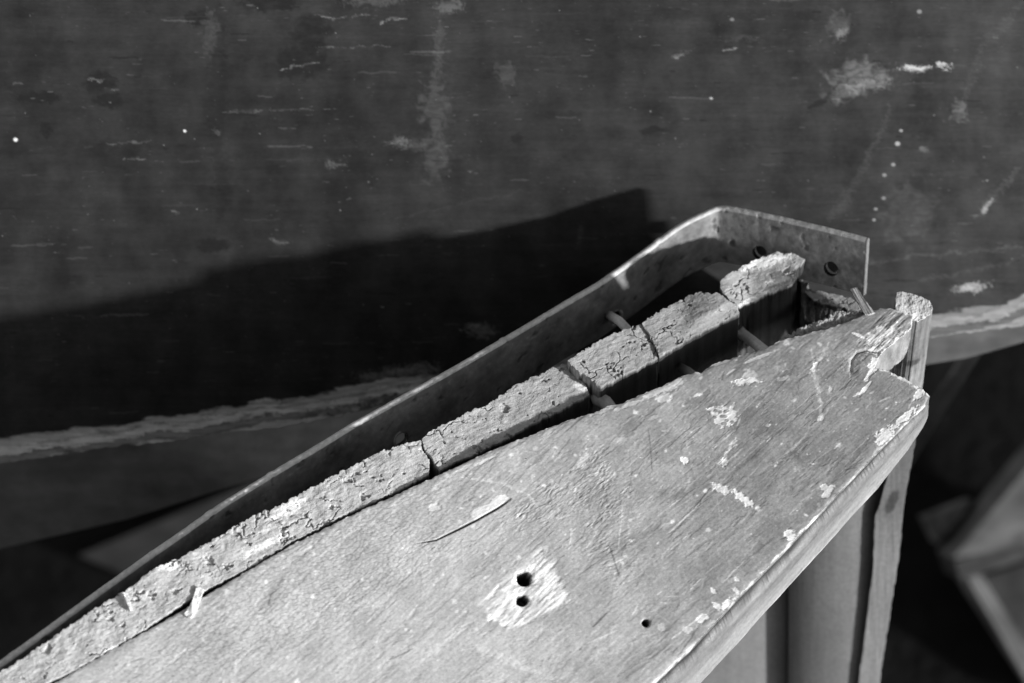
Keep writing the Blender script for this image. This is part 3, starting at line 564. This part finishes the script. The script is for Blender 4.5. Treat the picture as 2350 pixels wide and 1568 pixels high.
    for (px, py, r) in [(1752,576,3.6),(1917,612,3.7),(1405,726,3.4),(912,1004,3.4)]:
        q, nn, tt = at(px, py); cme = bpy.data.meshes.new('cut'); ax = Vector(toworld(nn) - toworld(np.zeros(3))).normalized()
        c = Vector(toworld(q)); a = ax.orthogonal().normalized(); b = ax.cross(a); vs = []; ns_ = 28
        for s_ in (-1, 1):
            for k_ in range(ns_):
                an = 2*math.pi*k_/ns_; vs.append(c + ax*(0.008*s_) + (a*math.cos(an)+b*math.sin(an))*r/1000)
        fs = [(k_, (k_+1) % ns_, ns_+(k_+1) % ns_, ns_+k_) for k_ in range(ns_)] + [tuple(range(ns_))[::-1], tuple(range(ns_, 2*ns_))]
        cme.from_pydata([tuple(v) for v in vs], [], fs); cme.update()
        aa = cme.attributes.new('col', 'FLOAT', 'POINT'); aa.data.foreach_set('value', [0.3]*len(vs))
        co = bpy.data.objects.new('cut', cme); COL.objects.link(co); cutters.append((co, c, ax, r))
        mo = o.modifiers.new('b', 'BOOLEAN'); mo.operation = 'DIFFERENCE'; mo.solver = 'EXACT'; mo.object = co
    dg = bpy.context.evaluated_depsgraph_get(); dg.update()
    new = bpy.data.meshes.new_from_object(o.evaluated_get(dg)); o.modifiers.clear(); o.data = new
    if not len(new.materials): new.materials.append(M_iron)
    res = [(c, ax, r) for (_, c, ax, r) in cutters]
    for co, *_ in cutters: bpy.data.objects.remove(co)
    return o, res
strap, holes = build_strap()
# dark plugs added in the short arm's two holes, standing in for shade
for hi in (0, 1):
    c, ax, r = holes[hi]
    tube('shade_plug', [c - ax*0.0050, c - ax*0.0012, c - ax*0.0009], [r/1000*0.93, r/1000*0.93, r/1000*0.75], M_iron, strap, 28, 0.045)
# burr around the nail holes of the long arm
for hi in (2, 3):
    c, ax, r = holes[hi]; a = ax.orthogonal().normalized(); b = ax.cross(a); vs = []; q = []; cols = []; n1, n2 = 36, 10
    for i in range(n1):
        an = 2*math.pi*i/n1; w = 0.55 + 0.45*math.cos(an*1.0+1.2) + 0.2*math.sin(5*an)
        for j in range(n2):
            bn = 2*math.pi*j/n2; rr = r/1000 + 0.0006 + 0.0009*math.cos(bn)
            vs.append(tuple(c + ax*0.0024 + (a*math.cos(an)+b*math.sin(an))*rr + ax*(0.0008*math.sin(bn)*w))); cols.append(0.30)
    for i in range(n1):
        for j in range(n2): q.append((i*n2+j, ((i+1) % n1)*n2+j, ((i+1) % n1)*n2+(j+1) % n2, i*n2+(j+1) % n2))
    b_ = link('burr', np_mesh('burr', vs, q, cols), M_iron, strap)
# nails -------------------------------------------------------------
c = holes[2][0]
tube('nail', [c - holes[2][1]*0.004, P(1422,738, float(zs(1440,755))-12), P(1440,757, float(zs(1440,755))-6), P(1490,815, float(zs(1490,800))-20)], [0.0021]*4, M_nail, boat, 24, 0.62, 'pale nail bridging strap hole and strake')
tube('nail', [P(1690,748, float(zs(1697,720))-22), P(1702,766, float(zs(1697,720))-18), P(1730,787, float(zs(1730,760))-2), P(1775,822, float(zdeck(1775,822))-9)], [0.0026]*4, M_nail, boat, 24, 0.62, 'thick nail bridging the gap to the deck')
tube('nail', [P(1362,902, float(zs(1350,890))-6), P(1372,915, float(zs(1360,900))-7), P(1388,924, float(zs(1380,910))-4), P(1410,950, float(zdeck(1410,950))-14)], [0.0024,0.0034,0.0034,0.0030], M_nail, boat, 24, 0.5, 'short bolt in the split end of the strake')
tube('nail', [P(1560,842, float(zs(1560,830))-10), P(1580,853, float(zs(1580,830))-2), P(1605,872, float(zdeck(1605,872))-9)], [0.002]*3, M_nail, boat, 20, 0.25)

# stem post ---------------------------------------------------------
def post_side(tag, arc, t, lp): return (1.5*fbm(arc*0.05, np.full(len(arc), t*2.5), 4, 5, 0.55) + 0.4*fbm(arc*0.3, np.full(len(arc), t*3), 3, 6))*min(1, t*25)
def post_sidecol(tag, arc, t, lp):
    T = np.full(len(arc), t); y = lp[:, 1] + 850*t; x = lp[:, 0] - 120*t
    c = 0.16*(1 + 0.6*fbm(arc*0.07, T*3.5, 4, 7, 0.6) + 0.2*fbm(arc*0.02, T*9, 3, 8)) + 0.05*ss(0.45, 0.7, t)
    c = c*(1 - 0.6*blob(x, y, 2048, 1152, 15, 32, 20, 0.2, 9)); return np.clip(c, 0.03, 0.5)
def post_col(x, y): return np.clip(0.40*(1 + 0.45*fbm(x*0.06, y*0.06, 4, 3, 0.6)) + 0.28*ss(700, 728, y - 0.2*(x-2090)), 0.05, 0.8)
plate('stem_post', [(2058,672),(2066,669),(2090,673),(2115,682),(2134,690)], [(2134,690),(2140,708),(2134,722)], [(2056,709),(2078,724),(2094,735),(2108,738),(2134,722)], [(2058,672),(2055,690),(2056,709)], 90, 70, lambda x, y: zdeck(x, y)-2 + 0*x, (-26, 200, -36), 80,
      post_col, post_sidecol, M_wood, boat, lambda x, y: 1.0*fbm(x*0.06, y*0.06, 5, 4, 0.65), post_side, DN, (1.0,1.0,1.5,1.0), 4, 0.1)
def leg_col(x, y):
    c = 0.15*(1 + 0.25*fbm(x*0.06, y*0.006, 4, 7, 0.6) + 0.2*fbm(x*0.015, y*0.012, 3, 8)) + 0.06*ss(1150, 1300, y)
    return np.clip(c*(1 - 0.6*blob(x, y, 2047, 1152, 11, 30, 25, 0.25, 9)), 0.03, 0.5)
plate('post_leg', [(2074,870),(2117,870)], [(2117,870),(2098,1034),(2079,1129),(2060,1299),(2037,1441),(2018,1568),(2004,1720)], [(1948,1720),(2004,1720)], [(2074,870),(2042,1075),(2027,1122),(2019,1157),(2008,1184),(2003,1299),(1990,1417),(1970,1568),(1948,1720)], 40, 260,
      lambda x, y: -74 - 0.172*(y-870), (-3, 0, -18), 5, leg_col, lambda tag, arc, t, lp: np.full(len(arc), 0.10), M_wood, boat, lambda x, y: 0.25*fbm(x*0.08, y*0.006, 3, 7), None, np.array([0,0,1.0]), (0,2.0,0,1.5), 6, 0.03)
# near-side hull planking below the deck edge -----------------------
def hull_plank(back, right, front, left, z0, xc, w, seed, cv):
    def zf(x, y): return z0 - 0.18*(y-1100) + 11*(1 - ((x-xc)/w)**2)
    def cf(x, y): return np.clip(cv*(1 + 0.14*fbm(x*0.05, y*0.003, 4, seed, 0.6) + 0.2*fbm(x*0.01, y*0.01, 3, seed+1)), 0.02, 0.5)
    plate('hull_plank', back, right, front, left, 110, 160, zf, (0,0,-14), 4, cf, lambda tag, arc, t, lp: np.full(len(arc), cv*0.7), M_wood, boat, lambda x, y: 0.12*fbm(x*0.06, y*0.004, 3, seed), None, np.array([0,0,1.0]))
hull_plank([(1812,1150),(2060,1000)], [(2060,1000),(2040,1300),(1990,1720)], [(1808,1720),(1990,1720)], [(1812,1150),(1808,1720)], -123, 1905, 105, 3, 0.125)
hull_plank([(1440,1400),(1806,1140)], [(1806,1140),(1804,1720)], [(1440,1720),(1804,1720)], [(1440,1400),(1440,1720)], -136, 1640, 180, 8, 0.17)

# upright sliver by the strap end, and loose chips -------------------
plate('splinter', [(1951,663),(1957,661),(1966,660)], [(1966,660),(1985,690),(2008,718)], [(1985,722),(1995,722),(2008,718)], [(1951,663),(1968,692),(1985,722)], 24, 50, lambda x, y: zdeck(x, y)-9+(y-660)*0.16, (1, 6, -3), 4,
      lambda x, y: np.clip(0.42*(1+0.5*fbm((x-0.55*y)*0.18, y*0.01, 3, 3)), 0.05, 0.8), lambda tag, arc, t, lp: np.full(len(arc), 0.3), M_wood, boat, lambda x, y: 0.5*fbm((x-0.55*y)*0.18, y*0.01, 3, 3), None, DN, (2,1,1,1), 2, 0.15)
def chip(back, right, front, left, label, zf, seed, cv=0.78):
    o = plate('wood_chip', back, right, front, left, 26, 40, zf, (1, 4, -1.6), 3, lambda x, y: np.clip(cv*(1+0.2*fbm(x*0.1, y*0.1, 3, seed)), .1, .85),
              lambda tag, arc, t, lp: np.full(len(arc), cv*0.7), M_wood, None, lambda x, y: 0.8*fbm(x*0.05, y*0.05, 3, seed), None, DN, (1,1,1,1), seed, 0.15)
    o['label'] = label; o['category'] = 'wood chip'; o['group'] = 'loose chips lying on the old boat'
chip([(450,1349),(458,1347),(468,1352)], [(468,1352),(459,1375),(452,1398),(438,1418)], [(422,1409),(430,1416),(438,1418)], [(450,1349),(442,1376),(432,1396),(422,1409)], 'long white wood chip lying across the gap between strake and deck', lambda x, y: zdeck(x, y)+0.9, 3)
chip([(284,1364),(290,1362)], [(290,1362),(299,1380),(304,1398)], [(298,1400),(304,1398)], [(284,1364),(290,1382),(298,1400)], 'small white wood sliver lying on the rough strake', lambda x, y: zs(x, y)+2.4, 5)

# ------------------------------------------------------------------ out-of-focus things on the ground, right and left
def board(name, quad, zs4, thick, colv, label, cat, mat=M_back, seed=1, parent=None):
    """flat board between four layout corners (each with its own depth), with real thickness"""
    c = [P(q[0], q[1], z) for q, z in zip(quad, zs4)]; n = (c[1]-c[0]).cross(c[3]-c[0]).normalized()
    if n.dot(Vector((0, 0, CAM_H)) - c[0]) < 0: n = -n
    nu, nv = 60, 20; vs = []; cols = []; q = []
    for s in (0, 1):
        for i in range(nu):
            for j in range(nv):
                u, v = i/(nu-1), j/(nv-1); p = (c[0]*(1-u)+c[1]*u)*(1-v) + (c[3]*(1-u)+c[2]*u)*v
                vs.append(tuple(p - n*(thick*s))); cols.append(colv*max(0.15, 1 + 0.9*float(fbm(np.array(u*4.), np.array(v*3.), 3, seed))))
    def I(s, i, j): return s*nu*nv + i*nv + j
    for i in range(nu-1):
        for j in range(nv-1):
            q.append((I(0,i,j), I(0,i+1,j), I(0,i+1,j+1), I(0,i,j+1))); q.append((I(1,i,j), I(1,i,j+1), I(1,i+1,j+1), I(1,i+1,j)))
    for i in range(nu-1): q += [(I(0,i,0), I(1,i,0), I(1,i+1,0), I(0,i+1,0)), (I(0,i,nv-1), I(0,i+1,nv-1), I(1,i+1,nv-1), I(1,i,nv-1))]
    for j in range(nv-1): q += [(I(0,0,j), I(0,0,j+1), I(1,0,j+1), I(1,0,j)), (I(0,nu-1,j), I(1,nu-1,j), I(1,nu-1,j+1), I(0,nu-1,j+1))]
    o = link(name, np_mesh(name, vs, q, cols, (), False), mat, parent)
    if parent is None: o['label'] = label; o['category'] = cat
    return o
def zg(px, py, h):
    """depth offset (mm) at which the line through a layout point meets height h above the ground"""
    r = np.array([(px-1175)/F, (784-py)/F, -1.0]) @ R.T; return D0 - (h - CAM_H)/r[2]*1000
def gboard(name, quad, hs, thick, colv, label, cat, seed=1):
    return board(name, quad, [zg(q[0], q[1], h) for q, h in zip(quad, hs)], thick, colv, label, cat, M_back, seed)
board('timber_prop', [(2268,790),(2225,780),(1985,1140),(2030,1165)], [-200,-200,-540,-540], 0.03, 0.045, 'blurred dark timber prop slanting below the dark hull, behind the post', 'prop', seed=3)
crate = thing('crate', 'blurred wooden crate on the ground at the right edge of the picture', 'crate', P(2350, 1400, -700))
def cpart(name, quad, z, thick, colv, seed): return board(name, quad, z, thick, colv, '', '', M_back, seed, crate)
cpart('lid', [(2186,1283),(2420,1000),(2660,1110),(2470,1228)], [-880]*4, 0.075, 0.10, 4)
cpart('rim', [(2192,1290),(2520,1180),(2520,1235),(2205,1332)], [-886]*4, 0.075, 0.05, 6)
cpart('rail', [(2218,1324),(2252,1318),(2430,1600),(2378,1600)], [-895]*4, 0.075, 0.12, 7)
cpart('side_panel', [(2240,1330),(2600,1215),(2600,1640),(2410,1610)], [-905]*4, 0.075, 0.035, 8)
board('stone_fragment', [(2122,1190),(2232,1148),(2205,1190),(2150,1248)], [-930]*4, 0.03, 0.10, 'small blurred pale stone piece on the soil beside the post', 'stone', seed=5)
board('timber_plank', [(180,1275),(640,1083),(900,1000),(520,1420)], [-950]*4, 0.03, 0.024, 'blurred grey plank lying in shade behind the iron strap', 'plank', seed=9)
